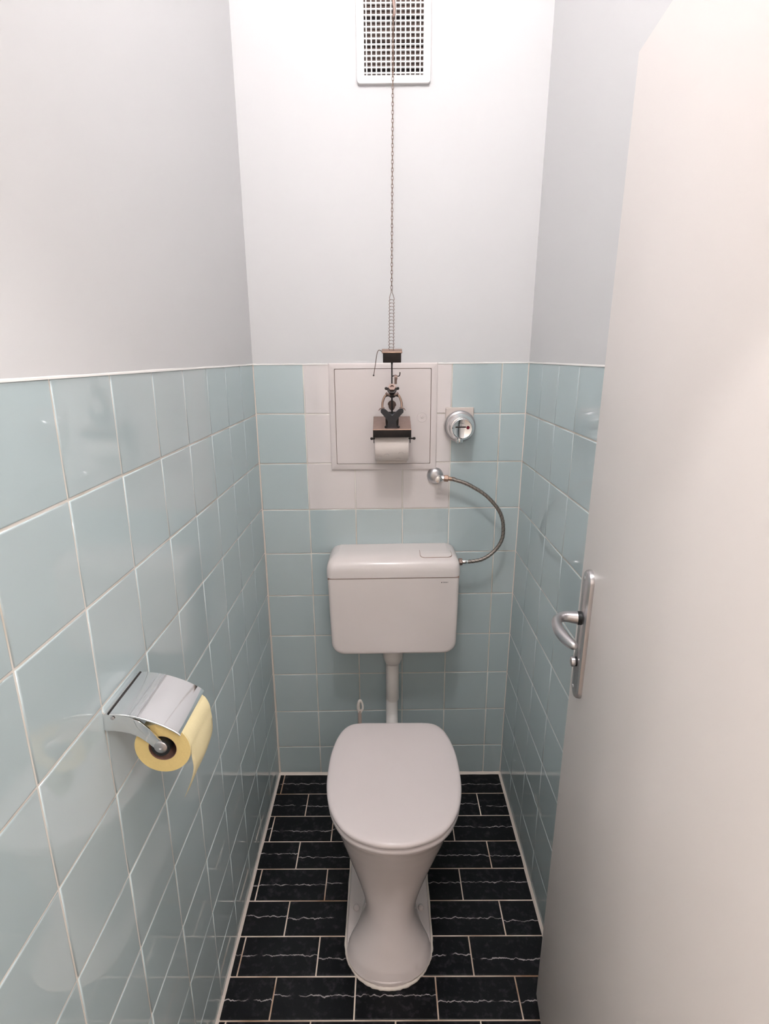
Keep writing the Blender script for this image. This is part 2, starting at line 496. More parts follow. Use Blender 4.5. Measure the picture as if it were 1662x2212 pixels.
# handle plate
SC = .0655
bm = BM()
poly = rrect(SC-.0232, .882, SC+.0215, 1.141, .0222, n=8)
add_prism(bm, poly, lambda a, b, d: dW(a, d, b), 0.0, .0105, bevel=.0075)
plate = obj('handle_plate', bm, M['satin'], door, angle=22)
plate['label'] = 'long grey metal handle plate with round ends'
for z in (1.124, .902):
    bm = BM(); add_lathe(bm, [(.0036, 0), (.0036, .0006), (.0022, .0013), (.0004, .0015)], dW(SC-.006, .0103, z), DN, n=14)
    obj('screw', bm, M['chrome'], plate)
bm = BM(); add_lathe(bm, [(.0125, -.001), (.0125, .006), (.0112, .0075)], dW(SC-.002, .010, 1.046), DN, n=28)
obj('collar', bm, M['black'], door, angle=50)['label'] = 'black ring at the root of the lever'
path = [(SC-.002, .014, 1.046, .0118), (SC-.004, .026, 1.0465, .0110), (SC-.004, .038, 1.047, .0098), (SC+.001, .049, 1.0465, .0088), (SC+.012, .0565, 1.046, .0086),
        (SC+.028, .0595, 1.045, .0090), (SC+.048, .0590, 1.0438, .0096), (SC+.068, .0550, 1.0425, .0097), (SC+.084, .0490, 1.0415, .0088), (SC+.094, .0440, 1.041, .0072), (SC+.0985, .0415, 1.0407, .0045)]
bm = BM(); add_tube(bm, catmull([dW(*p[:3]) for p in path], 4), [path[min(i//4, 10)][3]*(1-(i % 4)/4) + path[min(i//4+1, 10)][3]*((i % 4)/4) for i in range(41)], n=18)
obj('lever_handle', bm, M['satin'], door, angle=70)['label'] = 'curved satin metal lever handle'
bm = BM(); add_lathe(bm, [(.0088, 0), (.0088, .0022), (.008, .0028)], dW(SC-.001, .010, .957), DN, n=24)
tk = obj('turn_knob_base', bm, M['black'], door, angle=50)
bm = BM()
add_lathe(bm, [(.0062, .001), (.0068, .0025), (.0095, .0038), (.010, .0075), (.0088, .0105), (.004, .0115)], dW(SC-.001, .010, .957), DN, n=26)
obj('turn_knob', bm, M['satin'], door, angle=45)['label'] = 'small round privacy turn knob'
# frame of the doorway
bm = BM()
add_box(bm, (XO0-.055, FRONT_OUT-.012, 0), (XO0+.0, FRONT_OUT, ZO+.055), bevel=.003)
add_box(bm, (XO1+.035, FRONT_OUT-.012, 0), (XO1+.09, FRONT_OUT, ZO+.055), bevel=.003)
add_box(bm, (XO0, FRONT_OUT-.012, ZO), (XO1+.035, FRONT_OUT, ZO+.055), bevel=.003)
tag(obj('trim_4', bm, M['jamb']), kind='structure')

# ------------------------------------------------------------------ ventilation grille
GX0, GX1, GZ0, GZ1 = .333, .5295, 2.2145, 2.525
IX0, IX1, IZ0, IZ1 = .3530, .5098, 2.2330, 2.5065
vent = empty('ventilation_grille', (.431, 0, 2.2145), 'white plastic ventilation grille with square holes, high on the back wall', 'grille')
def ry(a, b, d): return V((a, d, b))
bm = BM()
N = 8
outer = rrect(GX0, GZ0, GX1, GZ1, .008, n=N); inner = rrect(IX0, IZ0, IX1, IZ1, .0006, n=N)
add_loft(bm, [[ry(a, b, -.0005) for a, b in outer], [ry(a, b, -.008) for a, b in outer], [ry(a+(.431-a)*.006, b+(2.37-b)*.005, -.0105) for a, b in outer],
              [ry(a, b, -.0105) for a, b in inner], [ry(a, b, -.002) for a, b in inner]], cap0=False, cap1=False)
obj('grille_frame', bm, M['gril'], vent, angle=40)
nx, nz = 12, 21
px, pz = (IX1-IX0+.0032)/12.4, (IZ1-IZ0+.0032)/21.5
bm = BM()
bw = .0016
xs = [IX0 + (.6)*px*0 + px*(k+.62) - .0016 for k in range(12)]
for xk in xs: add_box(bm, (xk-bw, -.0098, IZ0-.001), (xk+bw, -.0035, IZ1+.001))
zs = [IZ0 + pz*(k+.45) for k in range(21)]
for zk in zs: add_box(bm, (IX0-.001, -.0096, zk-bw), (IX1+.001, -.0036, zk+bw))
obj('grid', bm, M['gril'], vent, smooth=None)
bm = BM()
slats = [IZ0 - .001 + .0635*k for k in range(5)]
add_box(bm, (IX0, -.0018, IZ0), (IX1, -.0006, IZ1), mat=1)  # dark backing plane, the duct's shaded depth put into its colour
for k in range(-1, 5):
    za = 2.2450 + .0595*k
    lo, hi = max(IZ0, za+.006), min(IZ1, za+.0535)
    if hi > lo: add_box(bm, (IX0, -.0030, lo), (IX1, -.0017, hi), mat=0)
obj('duct_backing', bm, [M['ductd'], M['ductb']], vent, smooth=None)['label'] = 'brown backing painted as the dark duct behind the grid'

# ------------------------------------------------------------------ access hatch
hatch = empty('access_hatch', (.396, 0, 1.163), 'white square access hatch set among white tiles on the back wall', 'hatch')
hx0, hx1, hz0, hz1 = .2300, .5635, 1.1635, 1.4925
dx0, dx1, dz0, dz1 = .2478, .5443, 1.1825, 1.4762
bm = BM()
o4 = rrect(hx0, hz0, hx1, hz1, .002, n=2); i4 = rrect(dx0, dz0, dx1, dz1, .003, n=2)
def sc(poly, q, cx=.3965, cz=1.328): return [(cx+(a-cx)*q, cz+(b-cz)*q) for a, b in poly]
add_loft(bm, [[ry(a, b, .0) for a, b in o4], [ry(a, b, -.0042) for a, b in o4], [ry(a, b, -.0062) for a, b in sc(o4, .988)], [ry(a, b, -.0068) for a, b in sc(o4, .978)],
              [ry(a, b, -.0074) for a, b in sc(i4, 1.004)], [ry(a, b, -.0066) for a, b in sc(i4, 1.0)], [ry(a, b, -.001) for a, b in i4]], cap0=False, cap1=False)
fr = obj('hatch_frame', bm, M['hatch'], hatch, angle=25)
bm = BM(); add_loft(bm, [[ry(a, b, -.0014) for a, b in sc(i4, .9999)], [ry(a, b, -.0022) for a, b in sc(i4, .9999)]])
obj('shadow_gap', bm, M['seam'], fr)['label'] = 'dark seam around the hatch door'
bm = BM(); q4 = sc(i4, .9895)
add_loft(bm, [[ry(a, b, -.0016) for a, b in q4], [ry(a, b, -.0070) for a, b in q4], [ry(a, b, -.0076) for a, b in sc(q4, .995)]])
hd = obj('hatch_door', bm, M['hatch'], hatch, angle=30)
bm = BM(); add_lathe(bm, [(.0165, -.0003), (.0158, .0005), (.0148, .0007), (.0125, .0001), (.0090, -.0004), (.0045, -.0005), (.0040, .0016), (.0030, .0022), (.0004, .0022)], (.517, -.0076, 1.3295), (0, -1, 0), n=30)
obj('lock', bm, M['hatch'], hd, angle=25)['label'] = 'round quarter turn lock'

# ------------------------------------------------------------------ hanging roll holder with a metal figure (tilted forward on its chain)
A15 = math.radians(15)
FIG = V((.4225, -.088, 1.3223))
fig = empty('hanging_roll_holder', FIG, 'dark metal roll holder with seated nuts-and-bolts man, hanging on a long chain', 'roll holder', rx=A15)
Rf = Matrix.Rotation(A15, 3, 'X')
def fl(p): return FIG + Rf @ V(p)
def fi(p): return Rf.inverted() @ (V(p) - FIG)
mm = .001
def L(x, y, z): return V((x*mm, y*mm, z*mm))
# top plate with lip and side cheeks
bm = BM()
add_box(bm, L(-55.5, -55, -2), L(55.5, 52, 0), bevel=.0008, mat=0)
obj('top_plate', bm, M['bronze'], fig, local=True)
bm = BM()
add_box(bm, L(-55.5, -55.6, -24), L(55.5, -53.6, -1.2), bevel=.0006)
lip = obj('front_lip', bm, M['iron'], fig, local=True); lip['label'] = 'blackened front lip'
bm = BM(); add_tube(bm, [L(-55, -54.8, -.4), L(0, -54.8, -.4), L(55, -54.8, -.4)], .0017, n=10)  # lighter metal bead along the lip's upper edge
obj('bright_edge', bm, M['bronzel'], lip, local=True)['label'] = 'bright copper coloured edge'
for s in (-1, 1):
    bm = BM()
    poly = [(-55, -1), (40, -1), (20, -30), (9, -62), (-9, -62), (-16, -40), (-55, -24)]
    add_prism(bm, [(a*mm, b*mm) for a, b in poly], lambda a, b, d: V((d, a, b)), s*.0535, s*.0555)
    obj('side_cheek', bm, M['iron'], fig, local=True)
bm = BM()
add_tube(bm, [L(-62, 0, -51), L(-58, 0, -51), L(0, 0, -51), L(60, 0, -51), L(66, 0, -51)], .0026, n=10)
ax = obj('axle', bm, M['iron'], fig, local=True)
for xk in (-61, 67):
    bm = BM(); add_lathe(bm, [(.001, -.0045), (.0036, -.003), (.0042, 0), (.0036, .003), (.001, .0045)], L(xk, 0, -51), (1, 0, 0), n=14)
    obj('axle_knob', bm, M['iron'], ax, local=True, angle=80)
# toilet pedestal of the figure
bm = BM()
add_lathe(bm, [(.0155, 0), (.0150, .006), (.0120, .013), (.0125, .020), (.0165, .029), (.0180, .032), (.0172, .034)], L(0, -16, 0), (0, 0, 1), n=24)
obj('pedestal', bm, M['gun'], fig, local=True)
bm = BM()
sb = [(0.0128*math.sin(2*PI*k/28)*(1.0 if math.cos(2*PI*k/28) > 0 else .78), .0495 - .0*k + .0155*math.cos(2*PI*k/28)) for k in range(28)]
add_prism(bm, sb, lambda a, b, d: V((a, d, b)), .010, .012, bevel=.0006)
obj('seat_lid', bm, M['bronze'], fig, local=True)['label'] = 'brown oval plate behind the figure'
# legs, feet
for s in (-1, 1):
    bm = BM()
    add_tube(bm, catmull([L(s*9, -16, 36), L(s*13, -30, 36), L(s*15, -37, 30), L(s*15, -37, 16), L(s*14, -37, 5)], 4), .0042, n=10)
    obj('leg', bm, M['iron'], fig, local=True)
    bm = BM()
    add_tube(bm, catmull([L(s*11, -34, 4.2), L(s*15, -39, 4.6), L(s*20, -46, 3.6)], 4), [.0034]*3+[.0042]*3+[.0038]*2+[.0026], n=10)
    obj('foot', bm, M['black'], fig, local=True)
# dropped trousers / open sheet in front: a bent V plate
bm = BM()
prof = [(-33, 52), (-30, 57), (-24, 58), (-17.5, 56.5), (-9, 48), (-3, 42.5), (0, 41.3), (3, 42.5), (9, 48), (18, 56.5), (25, 58), (30.5, 57), (33, 52), (32.5, 45.5), (25, 38.5), (18.5, 31), (13, 23), (11, 10), (-11, 10), (-13, 23), (-19, 31), (-25, 38), (-32.5, 45.5)]
add_prism(bm, [(a*mm, b*mm) for a, b in prof], lambda a, b, d: V((a, d - .004 + abs(a)*.40, b)), -.047, -.0445, bevel=.0006)
sheet = obj('folded_sheet', bm, M['gun'], fig, local=True, angle=25); sheet['label'] = 'blackened bent plate held open like a newspaper'
bm = BM()
poly = [(-12.5, 18), (12.5, 18), (13.5, 6), (17, -1), (-17, -1), (-13.5, 6)]
add_prism(bm, [(a*mm, b*mm) for a, b in poly], lambda a, b, d: V((a, d+abs(a)*.25, b)), -.0475, -.045, bevel=.0005)
obj('apron', bm, M['gun'], fig, local=True)
# spine, shoulders, arms, hands
bm = BM(); add_tube(bm, [L(0, -12, 36), L(0, -9, 60), L(0, -9, 96)], .0027, n=10); obj('spine', bm, M['iron'], fig, local=True)
bm = BM()
add_tube(bm, catmull([L(-19, -9, 84), L(-12, -9, 88), L(0, -9, 85.5), L(12, -9, 88), L(19, -9, 84)], 4), [.0035]*3+[.0045]*4+[.0062]*4+[.0045]*4+[.0035]*2, n=12)
obj('shoulders', bm, M['iron'], fig, local=True)
for s in (-1, 1):
    bm = BM()
    add_tube(bm, catmull([L(s*11, -9, 88.5), L(s*18, -10, 87.5), L(s*23, -14, 80.5), L(s*27, -20, 70), L(s*28, -26, 60), L(s*27, -31, 52)], 4), .0032, n=12)
    arm = obj('arm', bm, M['bronzel'], fig, local=True); arm['label'] = 'bent copper coloured rod arm'
    bm = BM()
    add_tube(bm, catmull([L(s*22, -31, 56), L(s*29, -33, 57), L(s*35, -36, 55.5), L(s*38.5, -38, 51.5)], 3), [.0026]*4+[.0018]*3+[.0011]*3, n=8)
    obj('hand', bm, M['bronze'], arm, local=True)
# head: two hex nuts and wing bolts
def hexnut(bm, c, axis, R, r, h):
    a, u, w = basis(axis); c = V(c)
    def P(ang, rad, hh): return c + a*hh + (u*math.cos(ang) + w*math.sin(ang))*rad
    n = 24
    def hexr(k):
        ang = 2*PI*k/n; q = (ang % (PI/3)) - PI/6
        return R*math.cos(PI/6)/math.cos(q)
    rings = []
    for rr, hh in ((None, -h/2), (None, h/2)):
        rings.append([P(2*PI*k/n, hexr(k), hh) for k in range(n)])
    inn = [[P(2*PI*k/n, r, hh) for k in range(n)] for hh in (h/2, -h/2)]
    RR = add_loft(bm, [rings[0], rings[1], inn[0], inn[1]], cap0=False, cap1=False)
    ring_join(bm, RR[3], RR[0])
bm = BM(); hexnut(bm, L(0, -11, 103), (0, -.62, .78), .0135, .0055, .010)
add_lathe(bm, [(.0052, -.004), (.0052, 0)], L(0, -11, 103), (0, -.62, .78), n=14)
head = obj('head', bm, M['iron'], fig, local=True); head['label'] = 'hexagonal nut forming the head'
bm = BM(); hexnut(bm, L(0, -14, 111.5), (0, -.62, .78), .0112, .0055, .008)
add_lathe(bm, [(.0055, -.003), (.0055, -.001)], L(0, -14, 111.5), (0, -.62, .78), n=14)
obj('hat', bm, M['bronze'], head, local=True)['label'] = 'small ring nut on top of the head'
for s in (-1, 1):
    bm = BM()
    add_tube(bm, [L(s*8, -12, 105), L(s*14, -12, 107), L(s*17.5, -12, 109)], [.0028, .0036, .0040], n=10)
    add_lathe(bm, [(.001, -.004), (.0042, -.002), (.0042, .002), (.001, .004)], L(s*17, -13, 108.5), (s, 0, .3), n=10)
    obj('ear_bolt', bm, M['iron'], head, local=True, angle=60)
    bm = BM()
    add_tube(bm, catmull([L(s*6, -14, 89.5), L(s*12, -15, 91.5), L(s*17.5, -13, 96)], 3), .0030, n=10)
    obj('collar_rod', bm, M['bronze'], head, local=True)
# pipe, overhead tank, pull cord, paper hook
bm = BM(); add_tube(bm, [L(0, 3, -1), L(0, 0, 90), L(0, 0, 170), L(0, -2, 176), L(0, -4, 183)], [.0021, .0021, .0021, .0025, .0042], n=10)
obj('flush_rod', bm, M['iron'], fig, local=True)
bm = BM(); add_box(bm, L(-25, -18, 183), L(25.5, 10, 210), bevel=.0008)
tank = obj('tank', bm, M['iron'], fig, local=True); tank['label'] = 'little black overhead tank box'
bm = BM(); add_box(bm, L(-28, -21, 209.5), L(28.5, 13, 214), bevel=.0018, seg=3)
obj('tank_lid', bm, M['bronzel'], tank, local=True)['label'] = 'copper coloured tank lid'
bm = BM()
add_tube(bm, catmull([L(-26, -14, 211), L(-32, -15, 216.5), L(-37, -16, 217), L(-41, -16, 209), L(-43.5, -15, 196), L(-47, -12, 172), L(-51.5, -8, 147)], 4), .0010, n=8)
cord = obj('pull_wire', bm, M['chainm'], fig, local=True)
bm = BM(); add_lathe(bm, [(.0005, -.0024), (.0018, -.0016), (.0024, 0), (.0018, .0016), (.0005, .0024)], L(-51.8, -8, 145), (0, 0, 1), n=12)
obj('wire_knob', bm, M['iron'], cord, local=True, angle=80)
bm = BM()
add_tube(bm, catmull([L(0, 0, 139), L(5, -2, 141.5), L(11, -3, 143.5), L(17, -3, 140.5), L(21, -3, 142), L(22.5, -3, 146), L(22.8, -3, 152)], 4), .0015, n=8)
hk = obj('paper_hook', bm, M['iron'], fig, local=True)
bm = BM()
pr_ = [(-2, 6, 143.5), (-6, 6.5, 144.5), (-10, 7, 142), (-10.5, 7, 136), (-9, 7, 130), (-9, 7, 119.5)]
bmv = [[L(x, y, z), L(x+8.5 - (1.4 if z < 131 else 0), y, z+.3)] for y, x, z in [(p[0], p[1], p[2]) for p in pr_]]
va = [[bm.verts.new(q) for q in r] for r in bmv]
vb = [[bm.verts.new(q + V((0, .0007, -.0004))) for q in r] for r in bmv]
for k in range(len(va)-1):
    bm.faces.new((va[k][0], va[k][1], va[k+1][1], va[k+1][0])); bm.faces.new((vb[k][0], vb[k+1][0], vb[k+1][1], vb[k][1]))
    for e in (0, 1): bm.faces.new((va[k][e], va[k+1][e], vb[k+1][e], vb[k][e]))
for k in (0, -1): bm.faces.new((va[k][0], va[k][1], vb[k][1], vb[k][0]))
obj('paper_strip', bm, M['bronze'], hk, local=True, angle=60)['label'] = 'tiny bent metal strip on the hook'
# ladder chain: doubled ring chain between tank lid and link chain
C0, C1 = fl(L(-1.5, -4, 214)), V((.4228, -.105, 1.664))
bm = BM()
NR = 15
for s in (-1, 1):
    pts = []
    for k in range(NR*4+1):
        t = k/(NR*4); ph = 2*PI*k/4
        pts.append(C0 + (C1-C0)*t + V((s*.0062 + .0011*math.cos(ph), .0010*math.sin(ph), 0)))
    pts += [C1 + V((s*.0062, 0, .004)), C1 + V((s*.0042, 0, .011)), C1 + V((s*.0018, 0, .017)), C1 + V((s*.0014, 0, .028))]
    add_tube(bm, pts, .0009, n=6)
for k in range(NR):
    p = C0 + (C1-C0)*((k+.75)/NR)
    add_tube(bm, catmull([p + V((-.0062, .001, 0)), p + V((0, -.0015, .0018)), p + V((.0062, .001, 0))], 3), .0007, n=6)
bm.transform(Matrix.Translation(-FIG)); bm.transform(Rf.inverted().to_4x4())
obj('ladder_chain', bm, M['chainm'], fig, local=True, angle=80)['label'] = 'doubled ring chain above the tank'
# link chain up to the grille
K0, K1 = C1 + V((0, 0, .026)), V((.4298, -.034, 2.362))
bm = BM(); d = (K1-K0); n = int(d.length/.0098); d.normalize()
for k in range(n):
    c = K0 + (K1-K0)*((k+.5)/n)
    side = V((1, .25, 0)).normalized() if k % 2 == 0 else V((.25, -1, 0)).normalized()
    loop = []
    for q in range(12):
        a = 2*PI*q/12
        loop.append(c + d*(math.sin(a)*.0068) + side*(math.cos(a)*.0024))
    add_tube(bm, loop, .00085, n=5, closed=True)
bm.transform(Matrix.Translation(-FIG)); bm.transform(Rf.inverted().to_4x4())
obj('link_chain', bm, M['chainm'], fig, local=True, angle=80)['label'] = 'long thin link chain'
bm = BM()
hp = catmull([V((.4290, -.036, 2.350)), V((.4325, -.037, 2.3545)), V((.4328, -.037, 2.366)), V((.4308, -.036, 2.385)), V((.4302, -.033, 2.405)), V((.4302, -.020, 2.416)), V((.4302, -.010, 2.414)), V((.4302, -.006, 2.405))], 5)
add_tube(bm, hp, [.0022 + .0022*min(1, i/14) for i in range(len(hp))], n=12)
bm.transform(Matrix.Translation(-FIG)); bm.transform(Rf.inverted().to_4x4())
obj('hook', bm, M['bronze'], fig, local=True, angle=80)['label'] = 'bronze hook caught in the grille'

# white roll on the hanging holder
rc0 = fl(L(0, 0, -51)) + V((0, 0, -.0170))
roll = empty('toilet_roll', rc0 - V((0, 0, .050)), 'white toilet roll with faint print hanging under the metal figure', 'toilet roll')
bm = BM(); R_ = .0500
add_lathe(bm, [(.020, -.0495), (.0492, -.0495), (R_, -.0485), (R_, .0485), (.0492, .0495), (.020, .0495)], rc0 + V((-.001, 0, 0)), (1, 0, 0), n=56, caps=(False, False))
pr0 = obj('paper', bm, M['paper'], roll, angle=50)
bm = BM()
add_lathe(bm, [(.0198, -.0485), (.0202, -.0485), (.0202, .0485), (.0198, .0485), (.0198, -.0485)], rc0, (1, 0, 0), n=36, caps=(False, False))
obj('core', bm, M['card'], roll, angle=50)
# loose end of the sheet behind the roll
bm = BM()
pts = []
for k in range(9):
    a = math.radians(-62 - 8*k)
    pts.append((math.cos(a)*-(R_+.0007), math.sin(a)*(R_+.0007)))
prof = [(p[0]*-1, p[1]) for p in pts]
prof = [(math.cos(math.radians(an))*(R_+.0008), math.sin(math.radians(an))*(R_+.0008)) for an in range(-20, -80, -8)]
last = prof[-1]
prof += [(last[0]-.004, last[1]-.004), (last[0]-.006, last[1]-.011)]
va = [[bm.verts.new(rc0 + V((x, y, z))) for x in (-.047, -.015, .015, .0455)] for y, z in prof]
vb = [[bm.verts.new(v.co + V((0, .0004, .0003))) for v in r] for r in va]
for g in (va, vb):
    for k in range(len(g)-1):
        for i in range(3): bm.faces.new((g[k][i], g[k][i+1], g[k+1][i+1], g[k+1][i]))
for i in range(3): bm.faces.new((va[-1][i], va[-1][i+1], vb[-1][i+1], vb[-1][i]))
obj('loose_sheet', bm, M['paper'], roll, angle=80)
# faint printed motifs (thin arcs of dots wrapped on the paper)
pr_r = random.Random(4)
for cxm, ca in ((-.016, 213), (.018, 232), (.026, 206), (-.038, 222)):
    bm = BM(); last = None
    pts = []
    for k in range(13):
        a = k/12*PI; xm = cxm + .007*math.cos(a); an = math.radians(ca - 6*math.sin(a) + pr_r.uniform(-.5, .5))
        pts.append((rc0 + V((xm, math.cos(an)*(R_+.0001), math.sin(an)*(R_+.0001)))))
    add_tube(bm, pts, [.00015 + .0004*(k % 2) for k in range(13)], n=5)
    obj('printed_motif', bm, M['lilac'], pr0, angle=80)['label'] = 'faint dotted print on the paper'

# ------------------------------------------------------------------ round chrome stop valve
VC = V((.6345, 0, 1.3005))
valve = empty('stop_valve', VC, 'round chrome stop valve with red mark on square backing plate, right of hatch', 'valve')
bm = BM()
poly = rrect(VC.x-.0445, VC.z-.046, VC.x+.0430, VC.z+.0575, (.040, .040, .003, .003), n=8)
add_prism(bm, poly, ry, .0, -.008, bevel=.0025)
obj('backing_plate', bm, M['bplate'], valve, angle=50)['label'] = 'off white square topped backing plate'
bm = BM()
add_lathe(bm, [(.0490, .004), (.0492, .012), (.0480, .017), (.0450, .0205), (.0425, .021)], VC, (0, -1, 0), n=48)
obj('flange', bm, M['satin'], valve, angle=40)
bm = BM()
add_lathe(bm, [(.0425, .018), (.0422, .030), (.0405, .040), (.0365, .048), (.033, .051), (.0325, .058)], VC, (0, -1, 0), n=48)
obj('dome', bm, M['chrome'], valve, angle=50)
bm = BM()
add_lathe(bm, [(.0300, .052), (.0312, .056), (.0315, .070), (.0305, .0735), (.0285, .0750), (.0270, .0744), (.0004, .0744)], VC, (0, -1, 0), n=48)
cap = obj('handle_cap', bm, M['chrome'], valve, angle=35)
bm = BM(); add_lathe(bm, [(.0052, 0), (.0052, .0008), (.003, .0016), (.0003, .0018)], VC + V((.0165, -.0743, .0035)), (0, -1, 0), n=20)  # dark red dot on the cap face
obj('red_mark', bm, M['red'], cap)['label'] = 'small red mark on the cap'
bm = BM()
for k in range(8):   # row of small raised letters, too small to read
    x0 = VC.x - .013 + k*.0031
    add_box(bm, (x0, -.0749, VC.z+.0115), (x0+.0007, -.0743, VC.z+.0138)); add_box(bm, (x0, -.0749, VC.z+(.0115 if k % 2 else .0131)), (x0+.0021, -.0743, VC.z+(.0122 if k % 2 else .0138)))
obj('lettering', bm, M['inkw'], cap, smooth=None)['label'] = 'tiny raised lettering'
bm = BM()
add_box(bm, (VC.x-.021, -.0747, VC.z+.0030), (VC.x+.0105, -.0743, VC.z+.0072), bevel=.0003)  # thin dark bar on the cap face
obj('dark_bar', bm, M['iron'], cap)['label'] = 'dark bar on the cap'
bm = BM(); add_lathe(bm, [(.0115, 0), (.0115, .012), (.010, .014), (.0065, .014), (.0065, .010)], VC + V((-.004, -.040, -.034)), (0, -.15, -1), n=24)
obj('spout', bm, M['chrome'], valve, angle=40)

# ------------------------------------------------------------------ angle valve and braided hose
AV = V((.5615, 0, 1.1425))
av = empty('angle_valve', AV, 'small chrome angle valve with domed rosette under the hatch corner', 'valve')
bm = BM(); add_lathe(bm, [(.0268, 0), (.0268, .002), (.0255, .007), (.0215, .012), (.0155, .0155), (.0098, .0165)], AV, (0, -1, 0), n=40)
obj('rosette', bm, M['satin'], av, angle=60)
bm = BM()
add_lathe(bm, [(.0085, .012), (.0085, .030)], AV + V((.004, 0, .0005)), (0, -1, 0), n=24)
add_lathe(bm, [(.004, .028), (.0098, .029), (.0118, .033), (.0122, .042), (.0118, .052), (.0095, .056), (.003, .057)], AV + V((.006, 0, -.001)), (0, -1, 0), n=28)
obj('body', bm, M['chrome'], av, angle=50)
bm = BM(); add_lathe(bm, [(.0085, 0), (.0088, .004), (.0088, .011)], AV + V((.014, -.043, -.0005)), (1, 0, .05), n=20)
obj('outlet', bm, M['chrome'], av)

def hexprism(bm, c, axis, R, l, mat=0):
    a, u, w = basis(axis); c = V(c)
    rings = []
    for rr, h in ((R*.86, 0), (R, l*.12), (R, l*.88), (R*.86, l)):
        rings.append([c + a*h + (u*math.cos(PI/3*k) + w*math.sin(PI/3*k))*rr for k in range(6)])
    add_loft(bm, rings, mat=mat)
HP = [(.5985, -.0440, 1.1420), (.604, -.0445, 1.1412), (.617, -.046, 1.1385), (.652, -.050, 1.1280), (.682, -.053, 1.1125), (.710, -.056, 1.0950), (.735, -.059, 1.0720), (.7575, -.061, 1.0440), (.7700, -.063, 1.0160),
      (.7750, -.065, .983), (.7730, -.067, .953), (.7600, -.069, .924), (.7370, -.071, .899), (.7120, -.073, .884), (.6860, -.0745, .8775), (.668, -.0755, .8762), (.655, -.076, .876), (.650, -.076, .876)]
hose = empty('supply_hose', (.70, -.06, .876), 'curved braided steel supply hose from the angle valve to the cistern', 'hose')
bm = BM()
pts = catmull(HP, 8); add_tube(bm, pts, .0058, n=14)
# two raised braid strands spiralling round the hose
hz = obj('braided_tube', bm, M['braid'], hose, angle=80)
bm = BM(); NP = len(pts)
for s0, rr in ((0, .0009), (PI, .0009)):
    sp = []; acc = 0
    for i in range(6, NP-10):
        t = (pts[min(i+1, NP-1)] - pts[i-1]).normalized(); _, u, w = basis(t)
        acc += (pts[i]-pts[i-1]).length
        # side facing the room reads as a fine thread
        a = s0 + acc/.013*PI
        sp.append(pts[i] + (V((0, -1, 0))*math.cos(a) + t.cross(V((0, -1, 0)))*math.sin(a))*.0056)
    add_tube(bm, sp, rr, n=5)
obj('tracer_thread', bm, M['iron'], hz, angle=80)['label'] = 'dark tracer threads in the braid'
bm = BM(); hexprism(bm, (.5845, -.0432, 1.1428), (1, .02, -.08), .0108, .0145); obj('union_nut', bm, M['bronzel'], hose, angle=20)['label'] = 'brassy hexagonal nut at the valve end'
bm = BM(); add_lathe(bm, [(.0060, 0), (.0066, .004), (.0066, .020), (.0058, .022)], (.6645, -.0756, .8761), (-1, 0, 0), n=20); obj('crimp_sleeve', bm, M['chrome'], hose)
bm = BM(); add_lathe(bm, [(.0060, 0), (.0066, .003), (.0066, .020), (.0056, .022)], (.5985, -.0442, 1.1420), (1, 0, -.16), n=20); obj('crimp_sleeve', bm, M['bronzel'], hose)
bm = BM(); hexprism(bm, (.6346, -.076, .876), (1, 0, 0), .0112, .0125); obj('union_nut', bm, M['bronze'], hose, angle=20)['label'] = 'dull hexagonal nut at the cistern end'

# ------------------------------------------------------------------ cistern
CC = V((.4255, 0, .582))
ct = math.radians(.55)
def cw(x, y, z):  # local x about the middle, slight hang out of level
    dx, dz = x, z - .72
    return V((CC.x + dx*math.cos(ct) - dz*math.sin(ct)*.5, y, .72 + dz*math.cos(ct) + dx*math.sin(ct)))
cis = empty('cistern', CC, 'white plastic toilet cistern hung low on the blue tiled back wall', 'cistern')
def cis_ring(ins, y):
    hw0, hw1 = .2065-ins, .2015-ins
    z0, z1 = .582+ins, .8462
    out = []
    r = .040
    for (sx, cxx, cz, a0) in ((-1, -hw1+r, z0+r, PI), (1, hw1-r, z0+r, 1.5*PI)):
        for k in range(9):
            a = a0 + k/8*PI/2; out.append((cxx + r*math.cos(a), cz + r*math.sin(a)))
    for k in range(1, 5):
        t = k/4; out.append((hw1 + (hw0-hw1)*t, z0+r + (z1-z0-r)*t))
    for k in range(1, 5):
        t = 1-k/4; 
        if k < 5: out.append((-(hw1 + (hw0-hw1)*(1-(1-t))) if False else -(hw0 - (hw0-hw1)*(k-1)/4), z1 - (z1-z0-r)*(k-1)/4))
    return [cw(a, y, b) for a, b in out]
bm = BM()
add_loft(bm, [cis_ring(.010, -.002), cis_ring(.003, -.02), cis_ring(0, -.06), cis_ring(0, -.126), cis_ring(.0008, -.133), cis_ring(.0028, -.1380), cis_ring(.0060, -.1412), cis_ring(.0100, -.1424), cis_ring(.016, -.1428)])
body = obj('tank_body', bm, M['cist'], cis, angle=50)
LIDP = [(0, .8494), (0, .868), (.0012, .8785), (.0045, .8880), (.0100, .8960), (.0180, .9025), (.0290, .9075), (.0430, .9108), (.0600, .9125), (.0800, .9130)]
def lid_ring(ins, z):
    si = min(ins*.62, .036)
    x0, x1, y0, y1 = -.2090+si, .2090-si, -.1435+ins, -.001
    pl = rrect(x0, y0, x1, y1, (.020, .020, .003, .003), n=6)
    return [cw(a, b, z) for a, b in pl]
bm = BM()
add_loft(bm, [lid_ring(.004, .8492)] + [lid_ring(i, z) for i, z in LIDP])
lid = obj('tank_lid', bm, M['cist'], cis, angle=60)
bm = BM()
add_box(bm, (-.2045, -.1405, .8450), (.2045, -.004, .8500), xf=lambda c: cw(c.x, c.y, c.z))
obj('seam', bm, M['seam'], body)['label'] = 'thin dark seam below the lid'
